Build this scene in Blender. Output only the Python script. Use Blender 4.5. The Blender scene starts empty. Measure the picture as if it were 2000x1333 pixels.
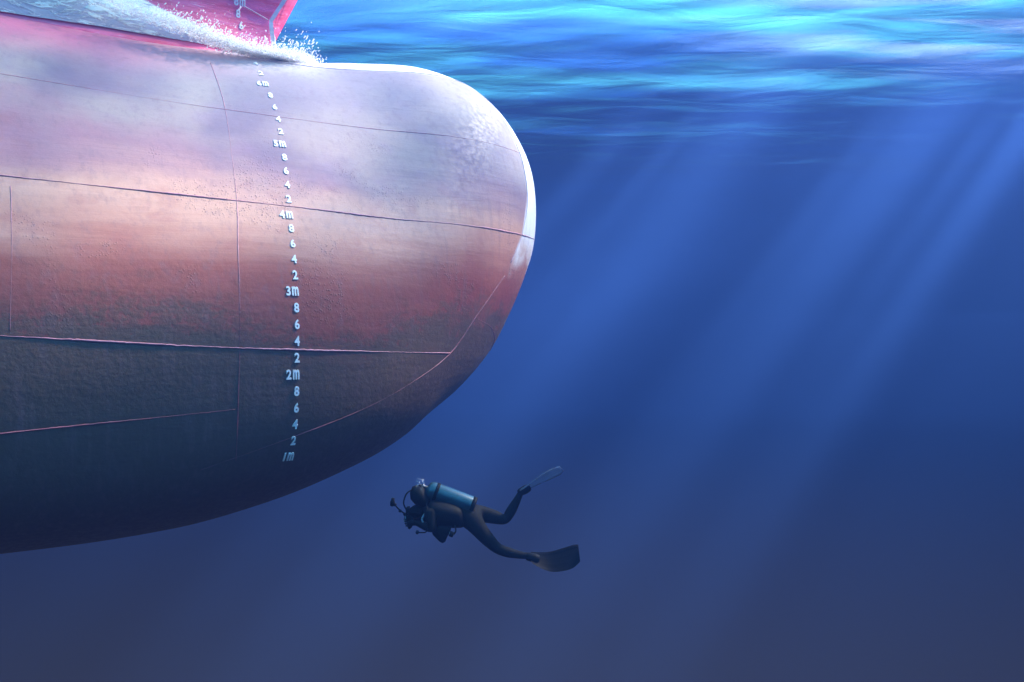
import bpy, bmesh, math, random
import numpy as np
from mathutils import Vector, Matrix
R = math.radians
scn = bpy.context.scene
C = scn.collection

# ------------------------------------------------------------------ camera, world, sun, exposure
cam_d = bpy.data.cameras.new('camera'); cam = bpy.data.objects.new('camera', cam_d); C.objects.link(cam)
cam_d.sensor_width = 36.0; cam_d.lens = 36.0*0.9; cam_d.clip_start = 0.05; cam_d.clip_end = 2000
cam.location = (0, 0, 0); cam.rotation_euler = (R(90), 0, 0)
scn.camera = cam
SUN = Vector((0.62, 0.30, 0.73)).normalized()          # direction towards the sun
SUN_EL = math.asin(SUN.z); SUN_AZ = math.atan2(SUN.x, SUN.y)
w = bpy.data.worlds.new('World'); scn.world = w; w.use_nodes = True
nt = w.node_tree; nt.nodes.clear()
sky = nt.nodes.new('ShaderNodeTexSky'); sky.sky_type = 'NISHITA'; sky.sun_disc = False
sky.sun_elevation = SUN_EL; sky.sun_rotation = SUN_AZ
bg = nt.nodes.new('ShaderNodeBackground'); bg.inputs['Strength'].default_value = 0.15
out = nt.nodes.new('ShaderNodeOutputWorld')
deep = nt.nodes.new('ShaderNodeBackground'); deep.inputs['Color'].default_value = (0.0135, 0.0125, 0.0105, 1)   # unlit water of the deep below the horizon
wtc = nt.nodes.new('ShaderNodeTexCoord'); wsx = nt.nodes.new('ShaderNodeSeparateXYZ'); wmr = nt.nodes.new('ShaderNodeMapRange')
wmr.inputs['From Min'].default_value = 0.06; wmr.inputs['From Max'].default_value = 0.14; wmx = nt.nodes.new('ShaderNodeMixShader')
for a, b in ((sky.outputs[0], bg.inputs['Color']), (wtc.outputs['Generated'], wsx.inputs[0]), (wsx.outputs['Z'], wmr.inputs['Value']), (wmr.outputs[0], wmx.inputs[0]),
             (deep.outputs[0], wmx.inputs[1]), (bg.outputs[0], wmx.inputs[2]), (wmx.outputs[0], out.inputs['Surface'])): nt.links.new(a, b)
sd = bpy.data.lights.new('sun', 'SUN'); sd.energy = 5.0; sd.angle = R(5); sd.color = (1.0, 0.90, 0.77)
sun = bpy.data.objects.new('sun', sd); C.objects.link(sun)
sun.rotation_euler = SUN.to_track_quat('Z', 'Y').to_euler(); sun.location = (20, 20, 30)
vs = scn.view_settings; vs.view_transform = 'Standard'; vs.look = 'None'; vs.exposure = 2.55; vs.gamma = 1.0; vs.use_curve_mapping = False
cy = scn.cycles
cy.use_denoising = True; cy.max_bounces = 8; cy.diffuse_bounces = 6; cy.glossy_bounces = 3; cy.transmission_bounces = 4
cy.transparent_max_bounces = 8; cy.volume_bounces = 0; cy.sample_clamp_indirect = 4.0
cy.caustics_reflective = False; cy.caustics_refractive = False

# ------------------------------------------------------------------ helpers
def tag(o, label=None, cat=None, group=None, kind=None):
    if label: o['label'] = label
    if cat: o['category'] = cat
    if group: o['group'] = group
    if kind: o['kind'] = kind
    return o
def mesh_obj(name, verts, faces, mat=None, parent=None, smooth=True):
    me = bpy.data.meshes.new(name)
    me.from_pydata([tuple(v) for v in verts], [], [tuple(f) for f in faces]); me.update()
    if smooth: me.polygons.foreach_set('use_smooth', [True]*len(me.polygons))
    o = bpy.data.objects.new(name, me); C.objects.link(o)
    if mat: me.materials.append(mat)
    if parent: o.parent = parent
    return o
def grid_faces(nr, nc, wrap=False, flip=False):
    f = []
    for i in range(nr-1):
        for j in range(nc if wrap else nc-1):
            a, b = i*nc+j, i*nc+(j+1) % nc
            q = (a, b, b+nc, a+nc)
            f.append(q[::-1] if flip else q)
    return f
def empty(name, loc=(0, 0, 0), rz=0):
    o = bpy.data.objects.new(name, None); C.objects.link(o); o.location = loc; o.rotation_euler = (0, 0, rz)
    o.empty_display_size = 0.3
    return o
class NT:
    """short-hand for node materials"""
    def __init__(s, name):
        s.m = bpy.data.materials.new(name); s.m.use_nodes = True; s.t = s.m.node_tree; s.t.nodes.clear()
        s.out = s.n('ShaderNodeOutputMaterial')
    def n(s, typ, **k):
        nd = s.t.nodes.new(typ)
        for a, v in k.items():
            if a[0] == '_': setattr(nd, a[1:], v)
        for a, v in k.items():
            if a[0] != '_': s.set(nd, a, v)
        return nd
    def set(s, nd, key, v):
        i = nd.inputs[int(key[1:])] if key[0] == 'i' and key[1:].isdigit() else nd.inputs[key.replace('__', ' ')]
        if isinstance(v, bpy.types.NodeSocket): s.t.links.new(v, i)
        else: i.default_value = v
    def math(s, op, a, b=0.0, c=0.0, clamp=False):
        nd = s.n('ShaderNodeMath', _operation=op, _use_clamp=clamp); s.set(nd, 'i0', a); s.set(nd, 'i1', b); s.set(nd, 'i2', c); return nd.outputs[0]
    def mapr(s, v, a, b, c=0.0, d=1.0, interp='SMOOTHSTEP'):
        nd = s.n('ShaderNodeMapRange', _interpolation_type=interp, _clamp=True)
        for k, x in zip(('Value', 'From Min', 'From Max', 'To Min', 'To Max'), (v, a, b, c, d)): s.set(nd, k, x)
        return nd.outputs[0]
    def mix(s, f, a, b, mode='MIX'):
        nd = s.n('ShaderNodeMix', _data_type='RGBA', _blend_type=mode); s.set(nd, 'i0', f); s.set(nd, 'i6', a); s.set(nd, 'i7', b); return nd.outputs[2]
    def noise(s, vec, scale, detail=4, rough=0.5, dist=0.0):
        nd = s.n('ShaderNodeTexNoise', Scale=scale, Detail=detail, Roughness=rough, Distortion=dist); s.set(nd, 'Vector', vec); return nd.outputs['Fac']
    def mapping(s, vec, loc=(0, 0, 0), rot=(0, 0, 0), scale=(1, 1, 1)):
        nd = s.n('ShaderNodeMapping', Location=loc, Rotation=rot, Scale=scale); s.set(nd, 'Vector', vec); return nd.outputs[0]
    def mixs(s, f, a, b):
        nd = s.n('ShaderNodeMixShader'); s.set(nd, 'i0', f); s.set(nd, 'i1', a); s.set(nd, 'i2', b); return nd.outputs[0]
    def done(s, surf):
        s.t.links.new(surf, s.out.inputs['Surface']); return s.m
def rgb(h):
    f = lambda c: c/12.92 if c <= 0.04045 else ((c+0.055)/1.055)**2.4
    return tuple(f(int(h[i:i+2], 16)/255) for i in (0, 2, 4)) + (1.0,)
def plain(name, col, rough=0.6, metal=0.0, nscale=8.0, var=0.25, bump=0.0, coat=0.0, spec=0.5):
    t = NT(name); tc = t.n('ShaderNodeTexCoord')
    nz = t.noise(tc.outputs['Object'], nscale, 5, 0.6)
    c = t.mix(t.mapr(nz, 0.3, 0.7), tuple(x*(1-var) for x in col[:3])+(1,), tuple(min(1, x*(1+var)) for x in col[:3])+(1,))
    p = t.n('ShaderNodeBsdfPrincipled', Roughness=rough, Metallic=metal); t.set(p, 'Base Color', c); p.inputs['Coat Weight'].default_value = coat
    p.inputs['Specular IOR Level'].default_value = spec
    if bump:
        b = t.n('ShaderNodeBump', Strength=bump, Distance=0.01); t.set(b, 'Height', nz); t.set(p, 'Normal', b.outputs[0])
    return t.done(p.outputs[0])

# ------------------------------------------------------------------ the setting: water surface and the water itself
SURF_Z = 5.35
def waves(x, y):
    rng = random.Random(5); z = np.zeros_like(x)
    for k in range(26):
        lam = 0.9*1.16**k; ang = rng.gauss(math.pi/2+0.12, 0.42); ph = rng.uniform(0, 6.28)
        amp = 0.0026*lam**0.75
        z += amp*np.sin((x*math.cos(ang)+y*math.sin(ang))*2*math.pi/lam+ph)
    return z
def lens(px, py, D, rx, ry, amp):                         # added clear patch of surface whose sunbeam passes the point seen at (px, py), D metres out
    x, z = (px-1000)/1800*D, (667-py)/1800*D; k = (SURF_Z-z)/SUN.z
    e = Vector((x, D, z)).cross(SUN).cross(Vector((0, 0, 1)))     # patches stretched in line with the camera, so the beams read as shafts
    return (x+SUN.x*k, D+SUN.y*k, math.atan2(e.y, e.x)-math.pi/2, rx, ry, amp)
SUN_PATCHES = [lens(430, 420, 11, 5.5, 4.5, 0.27), lens(1330, 380, 17, 0.95, 5.0, 0.72), lens(1130, 500, 19, 0.35, 4.0, 0.5),
          lens(1700, 390, 18, 0.85, 5.0, 0.72), lens(1540, 480, 20, 0.40, 4.0, 0.40), lens(1850, 360, 21, 0.35, 4.0, 0.45),
          lens(1985, 280, 18, 0.45, 5.0, 0.7), lens(1020, 480, 22, 0.5, 4.0, 0.5), lens(905, 935, 10.2, 0.5, 0.4, 0.2), (7.2, 15.0, 0.0, 2.0, 0.5, 0.7)]
def build_surface():
    nr, na = 330, 760
    r = np.concatenate([[0.0], np.geomspace(1.0, 190, nr-1)])
    a = np.linspace(0, 2*math.pi, na, endpoint=False)
    X = r[:, None]*np.cos(a); Y = r[:, None]*np.sin(a)
    fade = np.clip(1.15-r/40, 0.12, 1)[:, None]
    Z = SURF_Z+waves(X, Y)*fade
    t = NT('water_surface'); g = t.n('ShaderNodeNewGeometry').outputs['Position']
    # where added clear patches aim the sunlight and where ruffled water scatters it
    mid = t.noise(t.mapping(g, rot=(0, 0, 0.1), scale=(0.6, 0.9, 0)), 0.45, 3, 0.5, 0.6)
    big = None
    for (x, y, th, rx, ry, amp) in SUN_PATCHES:                   # added clear patches, set to light hull, diver and shafts
        d = t.n('ShaderNodeVectorMath', _operation='LENGTH'); m = t.n('ShaderNodeMapping', _vector_type='TEXTURE', Location=(x, y, SURF_Z), Rotation=(0, 0, th), Scale=(rx, ry, 50)); t.set(m, 'Vector', g); t.set(d, 'i0', m.outputs[0])
        e = t.mapr(t.math('ADD', d.outputs['Value'], t.math('MULTIPLY', t.math('SUBTRACT', mid, 0.5), 0.9)), 1.55, 0.15, 0.0, amp)
        big = e if big is None else t.math('MAXIMUM', big, e)
    gx = t.n('ShaderNodeSeparateXYZ'); t.set(gx, 'i0', g)  # added dimming of the surface to the right, to darken deeper water
    dimmed_clear = t.mapr(gx.outputs['X'], 8.0, 17.0, 0.40, 0.07)
    clear = t.math('ADD', big, t.math('MULTIPLY', t.mapr(mid, 0.30, 0.7), dimmed_clear), clamp=True)
    bh = t.noise(t.mapping(g, rot=(0, 0, 0.12), scale=(0.45, 1.0, 1)), 0.9, 5, 0.5, 0.8)
    b = t.n('ShaderNodeBump', Strength=1.0, Distance=0.02); t.set(b, 'Height', bh)
    lw = t.n('ShaderNodeLayerWeight', Blend=0.5); t.set(lw, 'Normal', b.outputs[0])
    cosv = t.math('SUBTRACT', 1.0, lw.outputs['Facing'])
    snell = t.mapr(cosv, 0.205, 0.47, 0.0, 1.0)                    # outside Snell's window the surface mirrors the deep
    ruf = t.noise(t.mapping(g, rot=(0, 0, 0.08), scale=(0.15, 0.55, 0)), 0.9, 4, 0.48, 0.5)
    tr = t.n('ShaderNodeBsdfTranslucent'); t.set(tr, 'Color', t.mix(t.mapr(ruf, 0.36, 0.62), (0.016, 0.11, 0.38, 1), (0.055, 0.36, 0.48, 1))); t.set(tr, 'Normal', b.outputs[0])
    gl = t.n('ShaderNodeBsdfGlossy', Roughness=0.25); t.set(gl, 'Color', (0.85, 0.92, 0.95, 1)); t.set(gl, 'Normal', b.outputs[0])
    tp = t.n('ShaderNodeBsdfTransparent'); t.set(tp, 'Color', (0.95, 0.98, 1, 1))
    # added see-through streaks, set to put bright glints in the surface at right
    d = t.n('ShaderNodeVectorMath', _operation='LENGTH'); t.set(d, 'i0', t.mapping(g, loc=(-8.5/6.0, -15.0/4.5, 0), scale=(1/6.0, 1/4.5, 0)))
    glints = t.math('MULTIPLY', t.mapr(t.noise(t.mapping(g, rot=(0, 0, 0.05), scale=(0.13, 0.75, 0)), 1.0, 3, 0.5, 0.4), 0.42, 0.60), t.mapr(d.outputs['Value'], 1.25, 0.2, 0.0, 0.85))
    lit = t.mixs(t.math('MAXIMUM', t.math('MULTIPLY', clear, t.mapr(cosv, 0.30, 0.62, 0.12, 1.0)), glints), tr.outputs[0], tp.outputs[0])
    surf = t.mixs(snell, gl.outputs[0], lit)
    o = mesh_obj('water_surface', np.stack([X, Y, Z], -1).reshape(-1, 3), grid_faces(nr, na, True), t.done(surf))
    tag(o, kind='structure')
build_surface()
def build_haze():
    bm = bmesh.new(); bmesh.ops.create_cube(bm, size=1.0)
    for v in bm.verts: v.co = Vector((v.co.x*420, v.co.y*420, (v.co.z+0.5)*(9.0+16.0)-16.0))
    me = bpy.data.meshes.new('haze'); bm.to_mesh(me); bm.free()
    o = bpy.data.objects.new('haze', me); C.objects.link(o)
    t = NT('haze'); v = t.n('ShaderNodeVolumePrincipled'); v.inputs['Color'].default_value = (0.08, 0.245, 0.99, 1)
    v.inputs['Density'].default_value = 0.023; v.inputs['Anisotropy'].default_value = 0.6
    v.inputs['Absorption Color'].default_value = (0.0, 0.0, 0.0, 1)
    t.t.links.new(v.outputs[0], t.out.inputs['Volume']); me.materials.append(t.m)
    tag(o, kind='stuff')
build_haze()

# ------------------------------------------------------------------ the ship: hull surface in ship coordinates (u forward, v port, w up from the keel)
SHIP_LOC = (-3.89, 14.04, -2.4); SHIP_RZ = R(23)
ship = empty('cargo_ship', SHIP_LOC, SHIP_RZ)
# ship-local axes: X = forward, Y = away from the camera (starboard is -Y)
tag(ship, 'huge red ship bow with bulbous nose, painted with pale sheen above, fouled and painted with shade below, foam on top', 'ship')
TIP = 4.52
TOP = np.array([(4.52, 4.753), (4.49, 5.137), (4.172, 5.858), (3.633, 6.424), (3.121, 6.691), (2.245, 6.853), (1.4, 6.798), (0.764, 6.735), (-3.4, 6.78), (-18, 6.95)])
BOT = np.array([(4.52, 4.753), (4.518, 4.134), (4.311, 3.393), (3.931, 2.631), (3.621, 2.14), (2.939, 1.51), (2.333, 1.14), (1.906, 0.864), (0.923, 0.44), (-0.161, 0.093), (-1.324, -0.143), (-2.611, -0.245), (-5, -0.3), (-18, -0.35)])
WID = np.array([(TIP-a, b) for a, b in [(0, 0), (.12, .6), (.45, 1.05), (1.0, 1.55), (1.65, 2.05), (2.7, 2.65), (4.5, 3.3), (7.9, 3.75), (22.5, 5.4)]])
SEC = np.array([(0, 0), (.45, .012), (.78, .06), (.955, .15), (1, .29), (.955, .45), (.80, .60), (.60, .75), (.36, .89), (.17, .97), (0, 1)])
FUL = np.array([(0, 0), (.45, .012), (.78, .06), (.955, .15), (1, .29), (.965, .45), (.84, .60), (.68, .75), (.50, .88), (.30, .97), (0, 1)])
ELL = np.array([(math.sin(x), (1-math.cos(x))/2) for x in np.linspace(0, math.pi, 11)])
def crom(P, t):
    n = len(P)-1; x = np.clip(np.asarray(t)*n, 0, n-1e-9); i = x.astype(int); f = (x-i)[..., None]
    p0, p1, p2, p3 = P[np.maximum(i-1, 0)], P[i], P[i+1], P[np.minimum(i+2, n)]
    return .5*((2*p1)+(-p0+p2)*f+(2*p0-5*p1+4*p2-p3)*f*f+(-p0+3*p1-3*p2+p3)*f**3)
def pchip(x, y, q):
    x = np.asarray(x, float); y = np.asarray(y, float); h = np.diff(x); d = np.diff(y)/h; m = np.zeros_like(y)
    for k in range(1, len(x)-1):
        if d[k-1]*d[k] > 0:
            w1, w2 = 2*h[k]+h[k-1], h[k]+2*h[k-1]; m[k] = (w1+w2)/(w1/d[k-1]+w2/d[k])
    m[0], m[-1] = d[0], d[-1]
    q = np.clip(q, x[0], x[-1]); i = np.clip(np.searchsorted(x, q)-1, 0, len(h)-1); t = (q-x[i])/h[i]
    return (2*t**3-3*t**2+1)*y[i]+(t**3-2*t**2+t)*h[i]*m[i]+(-2*t**3+3*t**2)*y[i+1]+(t**3-t**2)*h[i]*m[i+1]
def sstep(a, b, x):
    t = np.clip((x-a)/(b-a), 0, 1); return t*t*(3-2*t)
def hull(u, t):
    """point of the starboard side (towards the camera): t = 0 keel, 1 top"""
    u, t = np.broadcast_arrays(np.asarray(u, float), np.asarray(t, float))
    q = np.sqrt(np.maximum(TIP-u, 0)); f = lambda P: pchip(np.sqrt(np.maximum(TIP-P[:, 0], 0)), P[:, 1], q)
    a, b, V = f(TOP), f(BOT), f(WID); k = sstep(1.2, 4.3, u)[..., None]; k2 = sstep(-1.0, -4.0, u)[..., None] if False else (1-sstep(-4.5, -0.8, u))[..., None]
    c = (crom(SEC, t)*(1-k2)+crom(FUL, t)*k2)*(1-k)+crom(ELL, t)*k
    return np.stack([u, -c[..., 0]*V, b+(a-b)*c[..., 1]], -1)
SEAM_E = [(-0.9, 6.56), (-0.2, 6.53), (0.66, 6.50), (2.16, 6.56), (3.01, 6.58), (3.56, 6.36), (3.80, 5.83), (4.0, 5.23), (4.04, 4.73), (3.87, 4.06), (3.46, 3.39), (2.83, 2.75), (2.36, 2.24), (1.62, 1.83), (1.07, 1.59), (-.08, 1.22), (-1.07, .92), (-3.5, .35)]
TS = np.linspace(0, 1, 1500)
def t_of(u, w):
    """section parameter at which the side of station u has height w"""
    return float(np.interp(w, hull(u, TS)[:, 2], TS))
def on_hull(u, w):
    """point, forward tangent, upward tangent and outward normal of the starboard side"""
    t = t_of(u, w); e = 2e-3; p = hull(u, t)
    tu = hull(u+e, t_of(u+e, w))-hull(u-e, t_of(u-e, w)); tt = hull(u, min(1, t+e))-hull(u, max(0, t-e))
    tu /= np.linalg.norm(tu); tt -= tu*np.dot(tt, tu); tt /= np.linalg.norm(tt); n = np.cross(tu, tt)
    if n[1] > 0: n = -n
    return p, tu, tt, n
def hull_paint():
    t = NT('hull_paint'); P = t.n('ShaderNodeTexCoord').outputs['Object']
    sx = t.n('ShaderNodeSeparateXYZ'); t.set(sx, 'i0', P); u, w = sx.outputs['X'], sx.outputs['Z']
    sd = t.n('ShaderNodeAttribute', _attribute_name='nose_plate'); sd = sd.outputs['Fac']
    port = t.mapping(P, scale=(1, 1.0, 1))
    cloud = t.noise(t.mapping(P, scale=(0.5, 0.5, 1.0)), 0.9, 4, 0.5, 0.6)
    streak = t.noise(t.mapping(P, scale=(0.25, 0.25, 2.2)), 1.2, 5, 0.6, 0.3)
    fine = t.noise(P, 14, 6, 0.65); grain = t.noise(P, 60, 3, 0.6); runs = t.noise(t.mapping(P, scale=(6, 6, 0.5)), 2.0, 4, 0.6)
    blot = t.noise(P, 2.6, 3, 0.5, 0.4)
    mott = t.math('ADD', t.math('MULTIPLY', streak, 0.5), t.math('MULTIPLY', cloud, 0.5))
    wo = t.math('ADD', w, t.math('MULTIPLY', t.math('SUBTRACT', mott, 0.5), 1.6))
    oxide = t.mix(t.mapr(wo, 3.0, 4.15), rgb('964434'), rgb('cd9a84'))     # light fading down the side, put in the colour
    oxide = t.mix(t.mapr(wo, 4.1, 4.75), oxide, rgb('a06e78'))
    oxide = t.mix(t.math('MULTIPLY', t.mapr(blot, 0.5, 0.72), 0.3), oxide, rgb('98504a'))
    # sky's pale reflection painted on, from about four metres up, its edge ragged
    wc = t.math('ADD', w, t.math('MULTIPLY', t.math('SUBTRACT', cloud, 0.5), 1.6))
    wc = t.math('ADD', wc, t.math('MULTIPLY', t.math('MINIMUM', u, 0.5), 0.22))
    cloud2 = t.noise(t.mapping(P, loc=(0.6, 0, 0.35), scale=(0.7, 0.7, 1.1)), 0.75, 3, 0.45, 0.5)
    sky_sheen = t.mix(t.mapr(cloud2, 0.36, 0.64), rgb('9f8884'), rgb('765f72'))
    sky_sheen = t.mix(t.math('MULTIPLY', t.mapr(blot, 0.5, 0.75), 0.25), sky_sheen, rgb('96748e'))
    c = t.mix(t.mapr(wc, 3.95, 4.95), oxide, sky_sheen)
    # red showing through on the shoulder towards the hull
    sh = t.math('MULTIPLY', t.mapr(w, 5.75, 6.5), t.mapr(t.math('ADD', u, t.math('MULTIPLY', t.math('SUBTRACT', streak, 0.5), 2.0)), 0.2, -1.6))
    c = t.mix(t.math('MULTIPLY', sh, 0.85), c, rgb('b85a78'))
    # fouling and the belly's painted shade below about three metres, thinning upwards into specks
    wf = t.math('ADD', w, t.math('MULTIPLY', t.math('SUBTRACT', streak, 0.5), 1.1))
    wf = t.math('ADD', wf, t.math('MULTIPLY', t.math('SUBTRACT', blot, 0.5), 0.8))
    wf = t.math('ADD', wf, t.mapr(t.math('ABSOLUTE', t.math('SUBTRACT', u, 0.5)), 0.0, 2.0, 0.38, 0.0))
    fouling_shade = t.mapr(wf, 3.6, 2.3)
    speck = t.math('MULTIPLY', t.mapr(wf, 3.3, 2.35), t.mapr(t.math('ADD', fine, t.math('MULTIPLY', t.mapr(wf, 3.1, 2.1), 0.30)), 0.47, 0.60))
    c = t.mix(t.math('MULTIPLY', fouling_shade, 0.66), c, rgb('6e3a2e'))
    c = t.mix(speck, c, rgb('594234'))
    # sun's white rim highlight painted on the nose plate, its lower part left fouled
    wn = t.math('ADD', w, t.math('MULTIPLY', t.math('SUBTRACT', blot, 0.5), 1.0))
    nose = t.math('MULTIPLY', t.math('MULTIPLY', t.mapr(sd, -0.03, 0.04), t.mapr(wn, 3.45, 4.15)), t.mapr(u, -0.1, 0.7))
    glare_glow = t.math('MULTIPLY', t.mapr(sd, -1.7, 0.1), t.mapr(wc, 4.2, 5.2))  # soft glow inside the highlight, painted as well
    c = t.mix(t.math('MULTIPLY', glare_glow, 0.45), c, rgb('bcb0ac'))
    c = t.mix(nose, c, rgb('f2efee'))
    # froth smeared over the top below the stem
    fr = t.math('MULTIPLY', t.mapr(t.math('ADD', w, t.math('MULTIPLY', t.math('SUBTRACT', runs, 0.5), 0.8)), 6.1, 6.6), t.mapr(t.math('ABSOLUTE', t.math('SUBTRACT', u, 0.25)), 1.1, 0.3))
    c = t.mix(t.math('MULTIPLY', fr, 0.4), c, rgb('e6e2e6'))
    # blister patches and bare dark nicks
    patch = t.mapr(t.noise(P, 0.95, 2, 0.5, 0.2), 0.55, 0.66)
    vor = t.n('ShaderNodeTexVoronoi', Scale=32.0); t.set(vor, 'Vector', t.mapping(P, scale=(1, 1, 1)))
    dot = t.math('MULTIPLY', t.mapr(vor.outputs['Distance'], 0.42, 0.22), t.math('MULTIPLY', patch, t.math('MULTIPLY', t.mapr(w, 5.6, 4.6), t.mapr(w, 2.2, 3.0))))
    dot = t.math('MULTIPLY', dot, t.mapr(fine, 0.42, 0.55))
    c = t.mix(t.math('MULTIPLY', dot, 0.55), c, rgb('6e4a4a'))
    c = t.mix(t.math('MULTIPLY', t.mapr(runs, 0.48, 0.75), 0.32), c, rgb('7a5a60'))
    c = t.mix(0.16, c, t.mix(grain, (0.1, 0.1, 0.1, 1), (0.9, 0.9, 0.9, 1)), 'OVERLAY')
    h = t.math('ADD', t.math('MULTIPLY', dot, 0.4), t.math('MULTIPLY', fine, t.mapr(wf, 3.6, 2.6, 0.2, 0.7)))
    h = t.math('ADD', h, t.math('MULTIPLY', streak, 1.2))
    b = t.n('ShaderNodeBump', Strength=0.32, Distance=0.035); t.set(b, 'Height', h)
    p = t.n('ShaderNodeBsdfPrincipled'); t.set(p, 'Base Color', c); t.set(p, 'Normal', b.outputs[0]); t.set(p, 'Roughness', t.mapr(fine, 0.3, 0.7, 0.48, 0.72))
    p.inputs['Specular IOR Level'].default_value = 0.35
    return t.done(p.outputs[0])
def build_bulb():
    nu, ntt = 340, 170
    u = TIP-np.linspace(0.002, math.sqrt(TIP+18), nu)**2
    t = np.linspace(0, 1, ntt)
    P = hull(u[:, None], t[None])
    Q = P[:, -2:0:-1].copy(); Q[..., 1] *= -1
    full = np.concatenate([P, Q], 1); nc = full.shape[1]
    F = grid_faces(nu, nc, True, True)
    F.append(tuple(range(nc))); F.append(tuple((nu-1)*nc+j for j in range(nc))[::-1])
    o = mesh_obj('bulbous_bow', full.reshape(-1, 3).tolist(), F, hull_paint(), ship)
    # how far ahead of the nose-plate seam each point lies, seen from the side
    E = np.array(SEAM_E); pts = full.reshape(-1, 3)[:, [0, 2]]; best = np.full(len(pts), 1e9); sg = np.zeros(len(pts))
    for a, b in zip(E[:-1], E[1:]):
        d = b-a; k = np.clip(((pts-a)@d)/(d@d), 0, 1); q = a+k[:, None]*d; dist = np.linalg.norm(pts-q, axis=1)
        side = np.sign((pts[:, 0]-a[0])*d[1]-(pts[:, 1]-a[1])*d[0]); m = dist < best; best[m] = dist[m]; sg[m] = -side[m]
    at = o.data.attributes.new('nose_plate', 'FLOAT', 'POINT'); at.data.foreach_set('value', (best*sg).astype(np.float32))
    return o
bulb = build_bulb()
# ---- weld seams: raised beads that follow the plating
def bead(name, pts, r, mat, seg=6, wob=0.25, seed=1):
    """irregular tube through points"""
    P = np.array(pts, float); d = np.concatenate([[0], np.cumsum(np.linalg.norm(np.diff(P, axis=0), axis=1))])
    rng = np.random.default_rng(seed); n = len(P); T = np.gradient(P, axis=0); T /= np.linalg.norm(T, axis=1)[:, None]
    ref = np.array([0.05, 0.1, 1.0]) if abs(T[0, 2]) < 0.8 else np.array([1.0, 0.1, 0.05]); V = []
    rr = np.broadcast_to(np.asarray(r, float), (n,))*(1+wob*rng.uniform(-1, 1, n))
    for i in range(n):
        a = np.cross(T[i], ref); a /= np.linalg.norm(a); b = np.cross(a, T[i])
        for k in range(seg):
            th = 2*math.pi*k/seg; V.append(P[i]+rr[i]*(a*math.cos(th)+b*math.sin(th)))
    F = grid_faces(n, seg, True); F.append(tuple(range(seg))[::-1]); F.append(tuple((n-1)*seg+k for k in range(seg)))
    return mesh_obj(name, V, F, mat, ship)
weld_mat = plain('weld_paint', rgb('b5757f'), 0.5, 0, 9, 0.3, 0.4)
weld_dark = plain('weld_fouled', rgb('8a4c52'), 0.5, 0, 3, 0.6, 0.4)
weld_pale = plain('weld_lilac', rgb('c9b4c4'), 0.5, 0, 9, 0.2, 0.4)  # pale lilac bead
def seam(pts, r, mat, name='weld_seam', seed=1, breaks=0.0):
    """pts are (u, w) pairs along the side; sampled every few centimetres"""
    pts = np.array(pts, float); L = np.concatenate([[0], np.cumsum(np.linalg.norm(np.diff(pts, axis=0), axis=1))]); n = max(8, int(L[-1]/0.04))
    q = np.linspace(0, L[-1], n); U, W = pchip(L, pts[:, 0], q), pchip(L, pts[:, 1], q); rng = np.random.default_rng(seed)
    out = []
    for a, b in zip(U, W):
        p, tu, tt, nn = on_hull(a, b); out.append(p+nn*(r*0.15)+tt*rng.normal(0, r*0.18))
    x = np.linspace(0, 1, n)
    rr = r*np.clip(0.85+0.4*np.sin(x*n*0.11+seed)+breaks*np.sin(x*n*0.035+2*seed), 0.3, 1.25)
    return bead(name, out, rr, mat, 6, 0.2, seed)
seam([(-8, 4.4), (-3.13, 4.22), (-1.88, 4.18), (-0.61, 4.13), (0.08, 4.10), (1.72, 4.04), (3.87, 4.06)], 0.0085, weld_mat, seed=2)
seam([(3.87, 4.06), (4.34, 4.07)], 0.011, weld_mat, seed=3)
seam([(-8, 2.65), (-3.05, 2.45), (-0.69, 2.32), (2.34, 2.23)], 0.010, weld_mat, seed=4, breaks=0.25)
seam([(-8, 1.05), (-3.05, 1.45), (-1.88, 1.53), (-0.69, 1.61)], 0.007, weld_dark, seed=5, breaks=0.4)
seam([(-8, 5.7), (-3.22, 5.56), (-2.11, 5.53), (-0.63, 5.47), (0.6, 5.43), (4.04, 5.4)], 0.0035, weld_mat, seed=6, breaks=0.3)
seam([(-0.75, 6.3), (-0.73, 6.18), (-0.63, 5.47), (-0.6, 4.57), (-0.59, 4.13), (-0.62, 3.42), (-0.63, 2.75)], 0.004, weld_mat, seed=7)
seam([(-0.63, 2.75), (-0.64, 2.33), (-0.66, 1.61), (-0.67, 1.0)], 0.004, weld_dark, seed=17)
seam([(-3.02, 4.1), (-3.0, 3.88), (-2.96, 2.97), (-2.96, 2.5)], 0.004, weld_mat, seed=8)
seam([(3.01, 6.58), (3.56, 6.36), (3.80, 5.83), (4.0, 5.23), (4.04, 4.73), (3.87, 4.06), (3.6, 3.6)], 0.008, weld_pale, seed=9)
seam([(3.46, 3.39), (2.83, 2.75), (2.36, 2.24), (1.62, 1.83), (1.07, 1.59), (-.08, 1.22), (-1.07, .92)], 0.006, weld_dark, seed=10, breaks=0.5)
seam([(2.87, 2.72), (3.25, 2.62), (3.5, 2.45), (3.63, 2.21)], 0.0045, weld_mat, seed=11)
seam([(-0.2, 6.5), (0.66, 6.50), (2.16, 6.56), (2.75, 6.58)], 0.007, weld_pale, seed=12)

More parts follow.
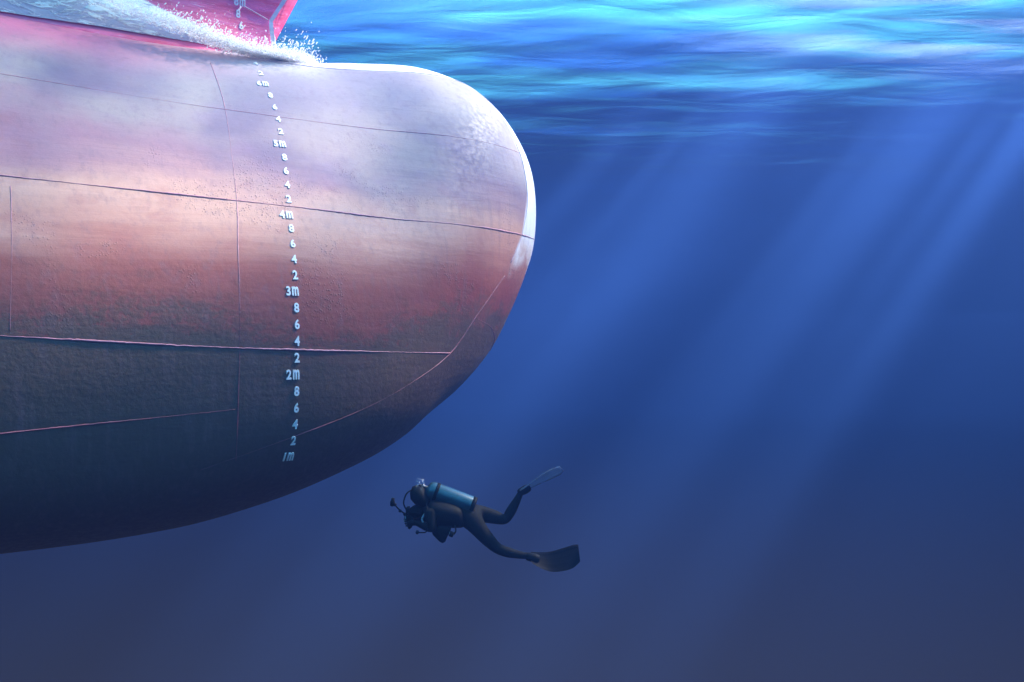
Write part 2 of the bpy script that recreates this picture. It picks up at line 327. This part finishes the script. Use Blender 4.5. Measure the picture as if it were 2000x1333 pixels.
# ---- draft marks: raised white figures welded to the side
mark_mat = plain('mark_paint', (0.80, 0.80, 0.80, 1), 0.5, 0, 20, 0.08, 0.1)
_glyphs = {}
def glyph(ch):
    """outline of a figure from the built-in font as a solid plate, one unit tall"""
    if ch not in _glyphs:
        cu = bpy.data.curves.new('figure', 'FONT'); cu.body = ch; cu.extrude = 0.02; cu.offset = 0.02; cu.resolution_u = 4; cu.bevel_depth = 0.012
        tmp = bpy.data.objects.new('figure', cu); C.objects.link(tmp); bpy.context.view_layer.update()
        me = bpy.data.meshes.new_from_object(tmp); V = np.array([v.co[:] for v in me.vertices]); F = [tuple(p.vertices) for p in me.polygons]
        bpy.data.objects.remove(tmp); bpy.data.meshes.remove(me); bpy.data.curves.remove(cu)
        V[:, 1] -= V[:, 1].min(); V /= V[:, 1].max(); V[:, 0] -= V[:, 0].min()
        _glyphs[ch] = (V, F)
    return _glyphs[ch]
def mark(text, place, h=0.12, squeeze=0.80):
    p, tu, tt, nn = place; V = []; F = []; x = 0.0
    for ch in text:
        gv, gf = glyph(ch); gw = gv[:, 0].max(); k = squeeze*(0.62 if ch == 'm' else 1.0); o = len(V)
        hh = h if ch != 'm' else h*0.98
        for a, b, c in gv: V.append((x+a*k*h, b*hh, c*h))
        F += [tuple(i+o for i in f) for f in gf]; x += gw*k*h+(0.03 if ch == '1' else 0.018)
    x -= 0.018; x0 = x-0.032 if len(text) > 1 else x*0.5       # figures end on one line, as on the plates
    V = [p+tu*(a-x0)+tt*(b-h*0.5)+nn*(c+0.004) for a, b, c in V]
    return mesh_obj('draft_mark', V, F, mark_mat, ship, smooth=False)
for d in range(10, 66, 2):
    w = d/10; txt = '%dm' % (d//10) if d % 10 == 0 else str(d % 10)
    u = float(np.interp(w, [1, 1.6, 2, 2.6, 3, 4, 5, 5.5, 6, 6.4], [0.0, 0.03, 0.03, 0.04, 0.04, 0.05, 0.07, 0.05, -0.03, -0.12]))
    mark(txt, on_hull(u, w-(0.02 if d == 40 else 0)))

# ---- upper bow above the bulb: raked stem, knuckle, flared sides
def wk(x): return 7.28+0.33*np.minimum(x, 2.5)-0.02*x
def bow(x, w):
    """x metres aft of the stem, height w; starboard side"""
    x, w = np.broadcast_arrays(np.asarray(x, float), np.asarray(w, float))
    us = np.where(w < 7.28, 0.20+(7.28-w)*0.11, 0.20+(w-7.28)*0.58)
    half = 0.05+0.15*x**0.97
    k = wk(x); lo = np.maximum(k-w, 0)*0.22*sstep(0, 1.2, x); hi = np.maximum(w-k, 0)*0.14*sstep(0, 1.5, x)
    return np.stack([us-x, -(half+lo+hi), w], -1)
def build_bow():
    xs = np.concatenate([np.linspace(0, 3, 50), np.linspace(3.2, 17.5, 40)]); nw = 64
    ws = np.concatenate([np.linspace(5.4, 7.28, 32), np.linspace(7.33, 10.6, 32)])
    rows = []
    for x in xs:
        k = float(wk(x)); ww = np.concatenate([np.linspace(5.4, k, 32), np.linspace(k+0.03, 10.6, 32)]); rows.append(bow(x, ww))
    S = np.array(rows); Q = S[:, ::-1].copy(); Q[..., 1] *= -1
    full = np.concatenate([S, Q], 1); n, nc = full.shape[:2]
    F = grid_faces(n, nc, True, False); F.append(tuple(range(nc))[::-1]); F.append(tuple((n-1)*nc+j for j in range(nc)))
    t = NT('bow_paint'); P = t.n('ShaderNodeTexCoord').outputs['Object']
    z1 = t.noise(t.mapping(P, rot=(0, R(-20), 0), scale=(0.8, 0.8, 5)), 1.6, 5, 0.6); z2 = t.noise(t.mapping(P, rot=(0, R(-18), 0), scale=(1, 1, 6)), 5, 5, 0.65, 0.4)
    c = t.mix(t.mapr(z1, 0.3, 0.7), rgb('e03a5e'), rgb('f26a98'))
    c = t.mix(t.math('MULTIPLY', t.mapr(z2, 0.56, 0.72), 0.55), c, rgb('f0b4cc'))
    sx = t.n('ShaderNodeSeparateXYZ'); t.set(sx, 'i0', P)
    b = t.n('ShaderNodeBump', Strength=0.4, Distance=0.03); t.set(b, 'Height', z2)
    p = t.n('ShaderNodeBsdfPrincipled', Roughness=0.45); t.set(p, 'Base Color', c); t.set(p, 'Normal', b.outputs[0])
    mesh_obj('bow', full.reshape(-1, 3).tolist(), F, t.done(p.outputs[0]), ship)
    # stem bar and knuckle bead
    ww = np.concatenate([np.linspace(6.3, 7.28, 14), np.linspace(7.36, 10.6, 20)]); st = bow(0.0*ww, ww)
    V = []
    for q in st:
        for dx, dy in ((-0.03, 0.055), (0.035, 0.05), (0.055, 0.0), (0.035, -0.05), (-0.03, -0.055)): V.append((q[0]+dx, dy, q[2]))
    F = grid_faces(len(st), 5, True, True); F += [(0, 1, 2, 3, 4)[::-1], tuple((len(st)-1)*5+k for k in range(5))]
    mesh_obj('stem_bar', V, F, plain('stem_paint', rgb('cfc8cc'), 0.45, 0, 7, 0.15, 0.2), ship, smooth=False)
    xs = np.linspace(0.05, 9, 90); kn = bow(xs, wk(xs)); kn[:, 1] -= 0.004
    bead('knuckle_seam', kn, 0.008, weld_pale, 6, 0.2, 21)
build_bow()
def on_bow(x, w):
    e = 1e-3; p = bow(x, w); tu = bow(x-e, w)-bow(x+e, w); tt = bow(x, w+e)-bow(x, w-e); tu /= np.linalg.norm(tu); tt -= tu*np.dot(tt, tu); tt /= np.linalg.norm(tt)
    n = np.cross(tu, tt); n = -n if n[1] > 0 else n
    return p, tu, tt, n
for txt, x, w in (('6', 0.46, 7.13), ('8', 0.50, 7.30), ('8m', 0.53, 7.48)): mark(txt, on_bow(x, w), 0.125)

# ---- the wave that rides up over the bulb's shoulder, its foam and spray
def build_wave():
    us = np.linspace(-13, -0.15, 190); m = 26; rows = []; uv = []
    for u in us:
        o = hull(u, float(np.interp(u, [-13, -3, 0.45], [0.90, 0.925, 0.97]))); x = 0.26-u
        wi = float(np.interp(u, [-13, -6, -3.5, -1.9, -0.9, -0.2, 0.45], [8.3, 8.2, 7.9, 7.35, 6.98, 6.82, 6.70]))
        i = bow(max(x, 0.0), wi); o = o+np.array([0, -0.01, 0.012]); i = i+np.array([0, -0.012, 0.0])
        for k in range(m):
            q = k/(m-1); p = o*(1-q)+i*q; bv = float(bow(max(x, 0.0), float(p[2]))[1]); p[1] = min(p[1], bv-0.02)-0.05*math.sin(math.pi*q); rows.append(p); uv.append(q)
    P = np.array(rows).reshape(len(us), m, 3); rng = random.Random(3)
    for k in range(10):
        lu, lq, ph = rng.uniform(0.25, 1.2), rng.uniform(0.2, 1), rng.uniform(0, 6)
        P[..., 2] += 0.010*np.sin(P[..., 0]*6.28/lu+np.linspace(0, 1, m)[None]*6.28*lq+ph)*np.sin(np.linspace(0, math.pi, m))[None]
    t = NT('wave_water'); g = t.n('ShaderNodeTexCoord').outputs['Object']
    q = t.n('ShaderNodeAttribute', _attribute_name='rise').outputs['Fac']
    f1 = t.noise(t.mapping(g, rot=(0, R(8), 0), scale=(0.55, 1, 2.0)), 5.5, 7, 0.72, 0.9); f2 = t.noise(t.mapping(g, scale=(0.5, 0.7, 1)), 1.1, 3, 0.5)
    th = t.math('SUBTRACT', 0.52, t.math('MULTIPLY', t.mapr(q, 0.1, 0.8), 0.10)); th = t.math('SUBTRACT', th, t.math('MULTIPLY', t.math('SUBTRACT', f2, 0.5), 0.25))
    foam = t.mapr(t.math('SUBTRACT', f1, th), -0.015, 0.05)
    c = t.mix(foam, t.mix(f2, rgb('aa9fb6'), rgb('d4c4d2')), (0.88, 0.88, 0.9, 1))
    b = t.n('ShaderNodeBump', Strength=0.6, Distance=0.05); t.set(b, 'Height', t.math('ADD', f1, foam))
    p = t.n('ShaderNodeBsdfPrincipled'); t.set(p, 'Base Color', c); t.set(p, 'Roughness', t.math('ADD', t.math('MULTIPLY', foam, 0.5), 0.25)); t.set(p, 'Normal', b.outputs[0])
    edge = t.mapr(t.math('ADD', q, t.math('MULTIPLY', t.math('SUBTRACT', f1, 0.5), 1.2)), 1.0, 0.78)
    t.set(p, 'Alpha', t.math('MAXIMUM', edge, t.math('MULTIPLY', foam, t.mapr(q, 1.0, 0.9))))
    o = mesh_obj('bow_wave', P.reshape(-1, 3), grid_faces(len(us), m), t.done(p.outputs[0]))
    at = o.data.attributes.new('rise', 'FLOAT', 'POINT'); at.data.foreach_set('value', np.array(uv, np.float32))
    o.location = SHIP_LOC; o.rotation_euler = (0, 0, SHIP_RZ)
    tag(o, 'grey lilac bow wave streaked with white foam sliding over the shoulder of the bulb', 'wave', kind='stuff')
def build_foam():
    rng = np.random.default_rng(11); line = np.array([(-2.4, -0.98, 7.00), (-1.6, -0.90, 6.86), (-0.9, -0.82, 6.72), (-0.3, -0.70, 6.58), (0.15, -0.58, 6.58), (0.42, -0.44, 6.60), (0.68, -0.26, 6.65)])
    dens = np.array([0.1, 0.25, 0.7, 1.0, 1.0, 1.0, 0.5]); ico = bmesh.new(); bmesh.ops.create_icosphere(ico, subdivisions=1, radius=1.0)
    ico.verts.ensure_lookup_table(); IV = np.array([v.co[:] for v in ico.verts]); IF = [[v.index for v in f.verts] for f in ico.faces]; ico.free()
    V = []; F = []
    def ball(c, r, st=None):
        o = len(V); q = IV*r*rng.uniform(0.75, 1.25, 3)
        if st is not None: q = q+np.outer(q@st/np.linalg.norm(st), st/np.linalg.norm(st))*1.6
        V.extend((q+c).tolist()); F.extend([[i+o for i in f] for f in IF])
    for k in range(19000):
        s = rng.uniform(0, len(line)-1); i = int(s); f = s-i
        if rng.uniform() > dens[i]*(1-f)+dens[i+1]*f: continue
        c = line[i]*(1-f)+line[i+1]*f; sc = np.array([0.14, 0.12, 0.075]); d = rng.normal(0, 1, 3)*sc; d[2] = abs(d[2])-0.03
        ball(c+d, rng.uniform(0.003, 0.013)*math.exp(-max(0, d[2])*4))
    for k in range(1700):                                   # plumes and flung drops
        s = rng.uniform(1.2, len(line)-1); i = int(s); f = s-i; c = line[i]*(1-f)+line[i+1]*f
        hgt = rng.exponential(0.085)*(0.75 if i < 4 else 1.0); d = np.array([rng.normal(0.05, 0.10)+hgt*0.25, rng.normal(0, 0.10), 0.03+hgt])
        ball(c+d, rng.uniform(0.003, 0.012), np.array([0.5, 0, 0.8]) if rng.uniform() < 0.5 else None)
    t = NT('foam'); d = t.n('ShaderNodeBsdfDiffuse'); d.inputs['Color'].default_value = (0.95, 0.95, 0.96, 1)
    tr = t.n('ShaderNodeBsdfTranslucent'); tr.inputs['Color'].default_value = (0.98, 0.97, 0.97, 1)
    o = mesh_obj('wave_foam', V, F, t.done(t.mixs(0.3, t.mixs(0.6, d.outputs[0], tr.outputs[0]), t.n('ShaderNodeBsdfTransparent').outputs[0]))); o.location = SHIP_LOC; o.rotation_euler = (0, 0, SHIP_RZ)
    tag(o, 'white foam and flung drops breaking round the foot of the red stem', 'foam', kind='stuff')
build_wave(); build_foam()

# ------------------------------------------------------------------ the diver, about ten metres out
DK = 0.0014167                                             # metres per unit of the sketch the diver was drawn in
DIVER = (-0.567, 10.2, -1.887)
def dv(a, b, y=0.0): return Vector(((a-800)*DK, y, -(b-480)*DK))
diver = empty('person', DIVER)
tag(diver, 'scuba diver in black wetsuit swimming to the left below the ship, camera in hands', 'person')
suit = plain('wetsuit', (0.008, 0.008, 0.008, 1), 0.7, 0, 30, 0.3, 0.3, 0, 0.05)
rubber = plain('black_rubber', (0.008, 0.008, 0.008, 1), 0.6, 0, 30, 0.3, 0.2, 0, 0.05)
def build_body():
    N = {}; E = []; order = []
    def node(k, a, b, y, r): N[k] = (dv(a, b, y), r); order.append(k)
    def chain(*ks): E.extend(zip(ks[:-1], ks[1:]))
    node('pelvis', 880, 505, 0, .125); node('waist', 790, 492, 0, .125); node('chest', 680, 475, 0, .15); node('upper', 590, 462, 0, .14)
    node('neck', 520, 462, 0, .062); node('skull', 470, 470, 0, .088); node('face', 432, 492, 0, .085); node('jaw', 425, 530, 0, .05)
    chain('pelvis', 'waist', 'chest', 'upper', 'neck', 'skull', 'face', 'jaw')
    for s, hip, th, kn, sh, an, heel, toe in ((1, (925, 500), (1040, 530), (1150, 562), (1205, 470), (1258, 372), (1268, 345), (1330, 312)),
                                        (-1, (905, 555), (985, 655), (1085, 752), (1175, 783), (1290, 806), (1330, 806), (1385, 822))):
        k = 'a' if s > 0 else 'b'; y = s*.09
        node('hip'+k, *hip, y, .105); node('thigh'+k, *th, y*1.1, .088); node('knee'+k, *kn, y*1.2, .064); node('calf'+k, *sh, y*1.3, .06); node('ankle'+k, *an, y*1.3, .038)
        node('heel'+k, *heel, y*1.3, .038); node('toe'+k, *toe, y*1.4, .03)
        chain('pelvis', 'hip'+k, 'thigh'+k, 'knee'+k, 'calf'+k, 'ankle'+k, 'heel'+k, 'toe'+k)
        ya = s*.19
        node('shoulder'+k, 575, 480, ya, .075); node('elbow'+k, 600, 590, s*.25, .052); node('fore'+k, 520, 560, s*.20, .045); node('wrist'+k, 462, 552, s*.125, .03); node('palm'+k, 425, 558, s*.095, .03)
        chain('upper', 'shoulder'+k, 'elbow'+k, 'fore'+k, 'wrist'+k, 'palm'+k)
        for f, (a, b, ln) in enumerate(((405, 532, 1.0), (402, 548, 1.08), (402, 564, 1.0), (405, 580, .85))):
            node('knuckle%s%d' % (k, f), a, b, s*.092, .0105); node('mid%s%d' % (k, f), a-22*ln, b+1, s*.083, .0095); node('tip%s%d' % (k, f), a-36*ln, b+3, s*.055, .008)
            chain('palm'+k, 'knuckle%s%d' % (k, f), 'mid%s%d' % (k, f), 'tip%s%d' % (k, f))
        node('thumb'+k, 428, 528, s*.07, .011); node('thumbtip'+k, 410, 512, s*.05, .009); chain('palm'+k, 'thumb'+k, 'thumbtip'+k)
    ix = {k: i for i, k in enumerate(order)}
    me = bpy.data.meshes.new('body'); me.from_pydata([N[k][0][:] for k in order], [(ix[a], ix[b]) for a, b in E], [])
    o = bpy.data.objects.new('body', me); C.objects.link(o); o.parent = diver; me.materials.append(suit)
    sk = o.modifiers.new('skin', 'SKIN'); sk.use_smooth_shade = True
    for i, k in enumerate(order):
        d = me.skin_vertices[0].data[i]; r = N[k][1]; wide = 1.28 if k in ('chest', 'upper', 'waist', 'pelvis') else 1.0
        d.radius = (r, r); d.use_root = (k == 'pelvis')
    sb = o.modifiers.new('smooth', 'SUBSURF'); sb.levels = 2; sb.render_levels = 2
    return o
build_body()
def lathe(name, a, b, prof, mat, parent, seg=28):
    """solid of revolution from a to b; prof = (fraction along, radius)"""
    a, b = Vector(a), Vector(b); ax = (b-a); L = ax.length; ax.normalize(); x = ax.orthogonal().normalized(); y = ax.cross(x)
    V = []
    for f, r in prof:
        for k in range(seg):
            th = 2*math.pi*k/seg; V.append(a+ax*(L*f)+(x*math.cos(th)+y*math.sin(th))*r)
    n = len(prof); F = grid_faces(n, seg, True); F += [tuple(range(seg))[::-1], tuple((n-1)*seg+k for k in range(seg))]
    return mesh_obj(name, V, F, mat, parent)
def hose(name, pts, r, mat, parent, seg=8):
    P = crom(np.array([p[:] for p in pts]), np.linspace(0, 1, 40)); V = []; T = np.gradient(P, axis=0); T /= np.linalg.norm(T, axis=1)[:, None]
    for i in range(len(P)):
        a = np.cross(T[i], (0.1, 1, 0.1)); a /= np.linalg.norm(a); b = np.cross(a, T[i])
        for k in range(seg):
            th = 2*math.pi*k/seg; V.append(P[i]+r*(a*math.cos(th)+b*math.sin(th)))
    F = grid_faces(len(P), seg, True); F += [tuple(range(seg))[::-1], tuple((len(P)-1)*seg+k for k in range(seg))]
    return mesh_obj(name, V, F, mat, parent)
tank_mat = plain('tank_paint', (0.006, 0.045, 0.060, 1), 0.34, 0.25, 12, 0.12, 0.0, 0.25)
metal = plain('dull_metal', (0.30, 0.31, 0.32, 1), 0.35, 0.9, 30, 0.2)
t0, t1 = dv(527, 305), dv(900, 445)
tank = lathe('tank', t0, t1, [(0, .03), (.015, .05), (.05, .088), (.10, .106), (.15, .111), (.93, .111), (.975, .107), (1.0, .09)], tank_mat, diver, 40)
lathe('tank_boot', dv(876, 436), dv(907, 448), [(0, .114), (.9, .114), (1, .105)], rubber, tank)
lathe('valve', dv(500, 280), dv(534, 293), [(0, .02), (.3, .022), (.35, .016), (1, .02)], metal, tank)
lathe('valve_knob', dv(505, 282, .0), dv(505, 282, .075), [(0, .012), (.5, .012), (.55, .022), (1, .02)], rubber, tank)
lathe('tank_band', dv(595, 330.5), dv(619, 339.5), [(0, .1145), (1, .1145)], rubber, tank)
lathe('first_stage', dv(470, 292), dv(500, 282), [(0, .02), (.15, .032), (.85, .032), (1, .022)], rubber, diver)
def build_vest():
    V = []; st = [((548, 462), .075, .14), ((570, 460), .17, .215), ((640, 468), .185, .23), (( 730, 480), .178, .22), ((800, 494), .155, .19), ((830, 500), .13, .165)]
    seg = 32
    for (a, b), rz, ry in st:
        for k in range(seg):
            th = 2*math.pi*k/seg; cx, sy = math.cos(th), math.sin(th)
            z = rz*cx; z = z if cx < 0 else z*0.72
            V.append(dv(a, b)+Vector((0.34*(-z)*0.4, ry*math.copysign(abs(sy)**0.8, sy), z)))
    F = grid_faces(len(st), seg, True); F += [tuple(range(seg))[::-1], tuple((len(st)-1)*seg+k for k in range(seg))]
    o = mesh_obj('buoyancy_vest', V, F, rubber, diver); m = o.modifiers.new('smooth', 'SUBSURF'); m.levels = m.render_levels = 1
    def pocket(name, quad, y0, y1):
        V = [dv(a, b, y) for y in (y0, (y0+y1)/2, y1) for a, b in quad]; n = len(quad)
        c = sum((Vector(dv(a, b, 0)) for a, b in quad), Vector())/n
        for i in list(range(n))+list(range(2*n, 3*n)): V[i] = Vector((c.x+(V[i].x-c.x)*.86, V[i].y, c.z+(V[i].z-c.z)*.86))
        F = grid_faces(3, n, True); F += [tuple(range(n))[::-1], tuple(2*n+k for k in range(n))]
        mesh_obj(name, V, F, rubber, o)
    pocket('pocket', [(565, 560), (590, 640), (640, 690), (665, 704), (685, 696), (700, 660), (722, 620), (740, 570)], -.20, -.10)
    pocket('pocket', [(570, 560), (600, 640), (650, 680), (690, 670), (725, 615), (740, 570)], .10, .20)
    return o
vest = build_vest()
def build_cell():
    V = []; seg = 20; st = [(408, 330, .02, .05), (416, 335, .07, .09), (450, 345, .105, .13), (500, 365, .11, .15), (540, 395, .08, .14), (560, 410, .03, .08)]
    for a, b, rz, ry in st:
        for k in range(seg):
            th = 2*math.pi*k/seg; V.append(dv(a, b)+Vector((.12*rz*math.cos(th), ry*math.sin(th), rz*math.cos(th))))
    F = grid_faces(len(st), seg, True)+[tuple(range(seg))[::-1], tuple((len(st)-1)*seg+k for k in range(seg))]
    mesh_obj('air_cell', V, F, rubber, vest)
build_cell()
gauge = hose('gauge_hose', [dv(760, 560, -.18), dv(770, 600, -.2), dv(755, 628, -.2)], .008, rubber, diver)
lathe('gauge', dv(722, 622, -.2), dv(752, 634, -.2), [(0, .022), (.1, .030), (.85, .030), (1, .022)], rubber, gauge)
lathe('gauge_glass', dv(719, 621, -.2), dv(722.5, 622.3, -.2), [(0, .019), (1, .021)], metal, gauge)
h1 = hose('regulator_hose', [dv(478, 292, -.02), dv(430, 300, -.06), dv(385, 330, -.10), dv(364, 390, -.12), dv(372, 430, -.11), dv(392, 470, -.07), dv(402, 512, -.04)], .008, rubber, diver)
lathe('mouthpiece', dv(396, 508, -.0), dv(424, 516, -.0), [(0, .02), (.12, .036), (.5, .038), (.7, .024), (1, .016)], rubber, h1)
h2 = hose('spare_regulator_hose', [dv(500, 300, .03), dv(560, 470, -.23), dv(562, 560, -.27), dv(545, 600, -.27), dv(510, 608, -.25), dv(486, 610, -.23)], .007, rubber, diver)
lathe('spare_mouthpiece', dv(466, 606, -.23), dv(488, 611, -.23), [(0, .012), (.2, .02), (.8, .02), (1, .01)], rubber, h2)
hose('inflator_hose', [dv(545, 455, -.16), dv(512, 510, -.19), dv(525, 550, -.21), dv(545, 585, -.22)], .012, plain('grey_hose', (0.10, 0.12, 0.14, 1), 0.4), diver)
# mask with a lens
def build_mask():
    V = []; seg = 24
    for d, r in ((0, 1.0), (.7, .98), (1.0, .86)):
        for k in range(seg):
            th = 2*math.pi*k/seg; yy, zz = math.cos(th), math.sin(th)
            V.append(dv(398-d*20, 472)+Vector((0, .078*r*math.copysign(abs(yy)**.7, yy), .045*r*math.copysign(abs(zz)**.7, zz))))
    F = grid_faces(3, seg, True); F += [tuple(range(seg))[::-1], tuple(2*seg+k for k in range(seg))]
    o = mesh_obj('mask', V, F, rubber, diver)
    V = [dv(377, 472)+Vector((0, .062*math.copysign(abs(math.cos(k*math.pi/12))**.7, math.cos(k*math.pi/12)), .034*math.copysign(abs(math.sin(k*math.pi/12))**.7, math.sin(k*math.pi/12)))) for k in range(24)]
    V += [v+Vector((-.003, 0, 0)) for v in V]; F = grid_faces(2, 24, True)+[tuple(range(24))[::-1], tuple(24+k for k in range(24))]
    mesh_obj('lens', V, F, plain('glass_dark', (0.06, 0.08, 0.1, 1), 0.08, 0, 5, 0.1, 0, 1.0), o, smooth=False)
    V = []
    for k in range(40):
        th = 2*math.pi*k/40; p = dv(440, 478)+Vector((.098*math.cos(th), .092*math.sin(th), -.02*math.cos(th)))
        for q in ((0, .012), (.006, 0), (0, -.012), (-.004, 0)): V.append(p+Vector((q[0]*math.cos(th), q[0]*math.sin(th), q[1])))
    mesh_obj('mask_strap', V, grid_faces(40, 4, True)+[(156, 157, 1, 0), (157, 158, 2, 1), (158, 159, 3, 2), (159, 156, 0, 3)], rubber, o)
build_mask()
def build_fin(top, bot, ytop, ybot, mat, foot):
    n = 40; a = crom(np.array(top, float), np.linspace(0, 1, n)); b = crom(np.array(bot, float), np.linspace(0, 1, n)); m = 15; V = []
    for side in (1, -1):
        for i in range(n):
            for j in range(m):
                q = j/(m-1); f = i/(n-1); p = a[i]*(1-q)+b[i]*q; y = (ytop*(1-q)+ybot*q)
                th = .0035+.004*(1-f)+(.007 if j in (0, 1, m-2, m-1) else .0045*max(0, math.cos(q*2*math.pi*3))**6)
                nrm = Vector((0, abs(ytop-ybot)*0+1, 0)); v = dv(p[0], p[1], y); V.append(v+Vector((-.25, .9, .35)).normalized()*(side*th if 0 < f < 1 else side*.002))
    F = grid_faces(n, m)+[tuple(i+n*m for i in f[::-1]) for f in grid_faces(n, m)]; o = n*m
    for i in range(n-1): F += [(i*m, (i+1)*m, o+(i+1)*m, o+i*m)[::-1], (i*m+m-1, (i+1)*m+m-1, o+(i+1)*m+m-1, o+i*m+m-1)]
    for j in range(m-1): F += [(j, j+1, o+j+1, o+j)[::-1], ((n-1)*m+j, (n-1)*m+j+1, o+(n-1)*m+j+1, o+(n-1)*m+j)]
    fin = mesh_obj('fin', V, F, mat, diver, smooth=False)
    (p, q, r) = foot; lathe('foot_pocket', p, q, r, rubber, fin, 20)
    return fin
clear_fin = NT('blue_fin'); _p = clear_fin.n('ShaderNodeBsdfPrincipled', Roughness=0.3); _p.inputs['Base Color'].default_value = (0.10, 0.13, 0.18, 1)
_tr = clear_fin.n('ShaderNodeBsdfTranslucent'); _tr.inputs['Color'].default_value = (0.09, 0.14, 0.24, 1); _tp = clear_fin.n('ShaderNodeBsdfTransparent'); _tp.inputs['Color'].default_value = (0.6, 0.75, 0.95, 1)
clear_mat = clear_fin.done(clear_fin.mixs(0.25, clear_fin.mixs(0.5, _p.outputs[0], _tr.outputs[0]), _tp.outputs[0]))
fa = build_fin([(1262, 322), (1320, 282), (1400, 222), (1480, 170), (1560, 138), (1582, 142)], [(1262, 362), (1330, 325), (1420, 285), (1500, 250), (1580, 212), (1612, 178)], .06, .20, clear_mat, (dv(1250, 352, .12), dv(1345, 303, .13), [(0, .03), (.15, .042), (.6, .048), (.9, .04), (1, .025)]))
fa['label'] = 'translucent blue fin raised behind'
fin_mat = plain('fin_rubber', (0.003, 0.003, 0.003, 1), 0.6, 0, 30, 0.3, 0, 0, 0.04)
fb = build_fin([(1345, 795), (1420, 798), (1500, 793), (1600, 765), (1680, 740), (1716, 737)], [(1345, 838), (1410, 878), (1490, 908), (1570, 908), (1660, 885), (1722, 832)], -.03, -.20, fin_mat, (dv(1308, 806, -.12), dv(1415, 835, -.125), [(0, .03), (.12, .044), (.6, .052), (.9, .045), (1, .025)]))
fb['label'] = 'dark fin trailing low'
# camera in its housing, held in both hands
case = empty('underwater_camera', Vector(DIVER)+dv(395, 550))
tag(case, 'black underwater camera with a strobe on a raised arm, held by the diver', 'camera')
def lc(a, b, y=0.0): return dv(a, b, y)-dv(395, 550)
def build_case():
    prof = [(375, 508), (402, 500), (424, 512), (432, 545), (422, 596), (405, 612), (392, 606), (384, 570)]; n = len(prof)
    V = [lc(a, b, y) for y in (-.062, -.055, .055, .062) for a, b in prof]
    for i in list(range(n))+list(range(3*n, 4*n)): V[i] = Vector((V[i].x*.85, V[i].y, V[i].z*.85))
    F = grid_faces(4, n, True); F += [tuple(range(n))[::-1], tuple(3*n+k for k in range(n))]
    body = mesh_obj('housing', V, F, rubber, case, smooth=False)
    pt = lathe('lens_port', lc(386, 535), lc(358, 528), [(0, .045), (.6, .05), (.65, .044), (1, .03)], plain('port_glass', (0.12, 0.16, 0.2, 1), 0.1, 0, 5, 0.1, 0, 1.0), body)
    lathe('shutter_button', lc(396, 505, -.03), lc(396, 494, -.03), [(0, .01), (1, .008)], metal, body)
    arm = hose('strobe_arm', [lc(380, 508, -.03), lc(362, 490, -.04), lc(338, 470, -.05), lc(312, 448, -.05), lc(290, 420, -.05)], .008, rubber, case)
    for p in ((366, 494), (330, 468), (291, 420)): lathe('arm_joint', lc(p[0]-9, p[1]-5, -.047), lc(p[0]+9, p[1]+7, -.047), [(0, .008), (.25, .017), (.75, .017), (1, .008)], rubber, arm)
    st = lathe('strobe', lc(268, 432, -.05), lc(276, 368, -.05), [(0, .014), (.08, .024), (.55, .026), (.65, .02), (.95, .018), (1, .01)], rubber, case)
build_case()
# bubbles rising from the regulator
bub = NT('bubble'); _g = bub.n('ShaderNodeBsdfGlossy', Roughness=0.1); _g.inputs['Color'].default_value = (0.9, 0.95, 1, 1); _t = bub.n('ShaderNodeBsdfTransparent')
_lw = bub.n('ShaderNodeLayerWeight', Blend=0.45); bub_mat = bub.done(bub.mixs(bub.math('ADD', _lw.outputs['Facing'], 0.15, clamp=True), _t.outputs[0], _g.outputs[0]))
bm = bmesh.new(); bmesh.ops.create_uvsphere(bm, u_segments=14, v_segments=8, radius=1.0); bme = bpy.data.meshes.new('air_bubble'); bm.to_mesh(bm_me := bme); bm.free()
bme.materials.append(bub_mat); bme.polygons.foreach_set('use_smooth', [True]*len(bme.polygons))
rb = random.Random(8); b0 = None
for k in range(22):
    o = bpy.data.objects.new('air_bubble', bme) if b0 is None else b0.copy()
    b0 = b0 or o; C.objects.link(o)
    o.location = Vector(DIVER)+dv(488+rb.gauss(0, 20), 240+rb.gauss(0, 22), rb.uniform(-.1, .02)); r = rb.uniform(.003, .0085); o.scale = (r*1.15, r*1.15, r*0.85)
    tag(o, 'tiny silvery air bubble rising in the cluster above the diver\'s tank valve', 'bubble', 'air bubbles above the tank valve')
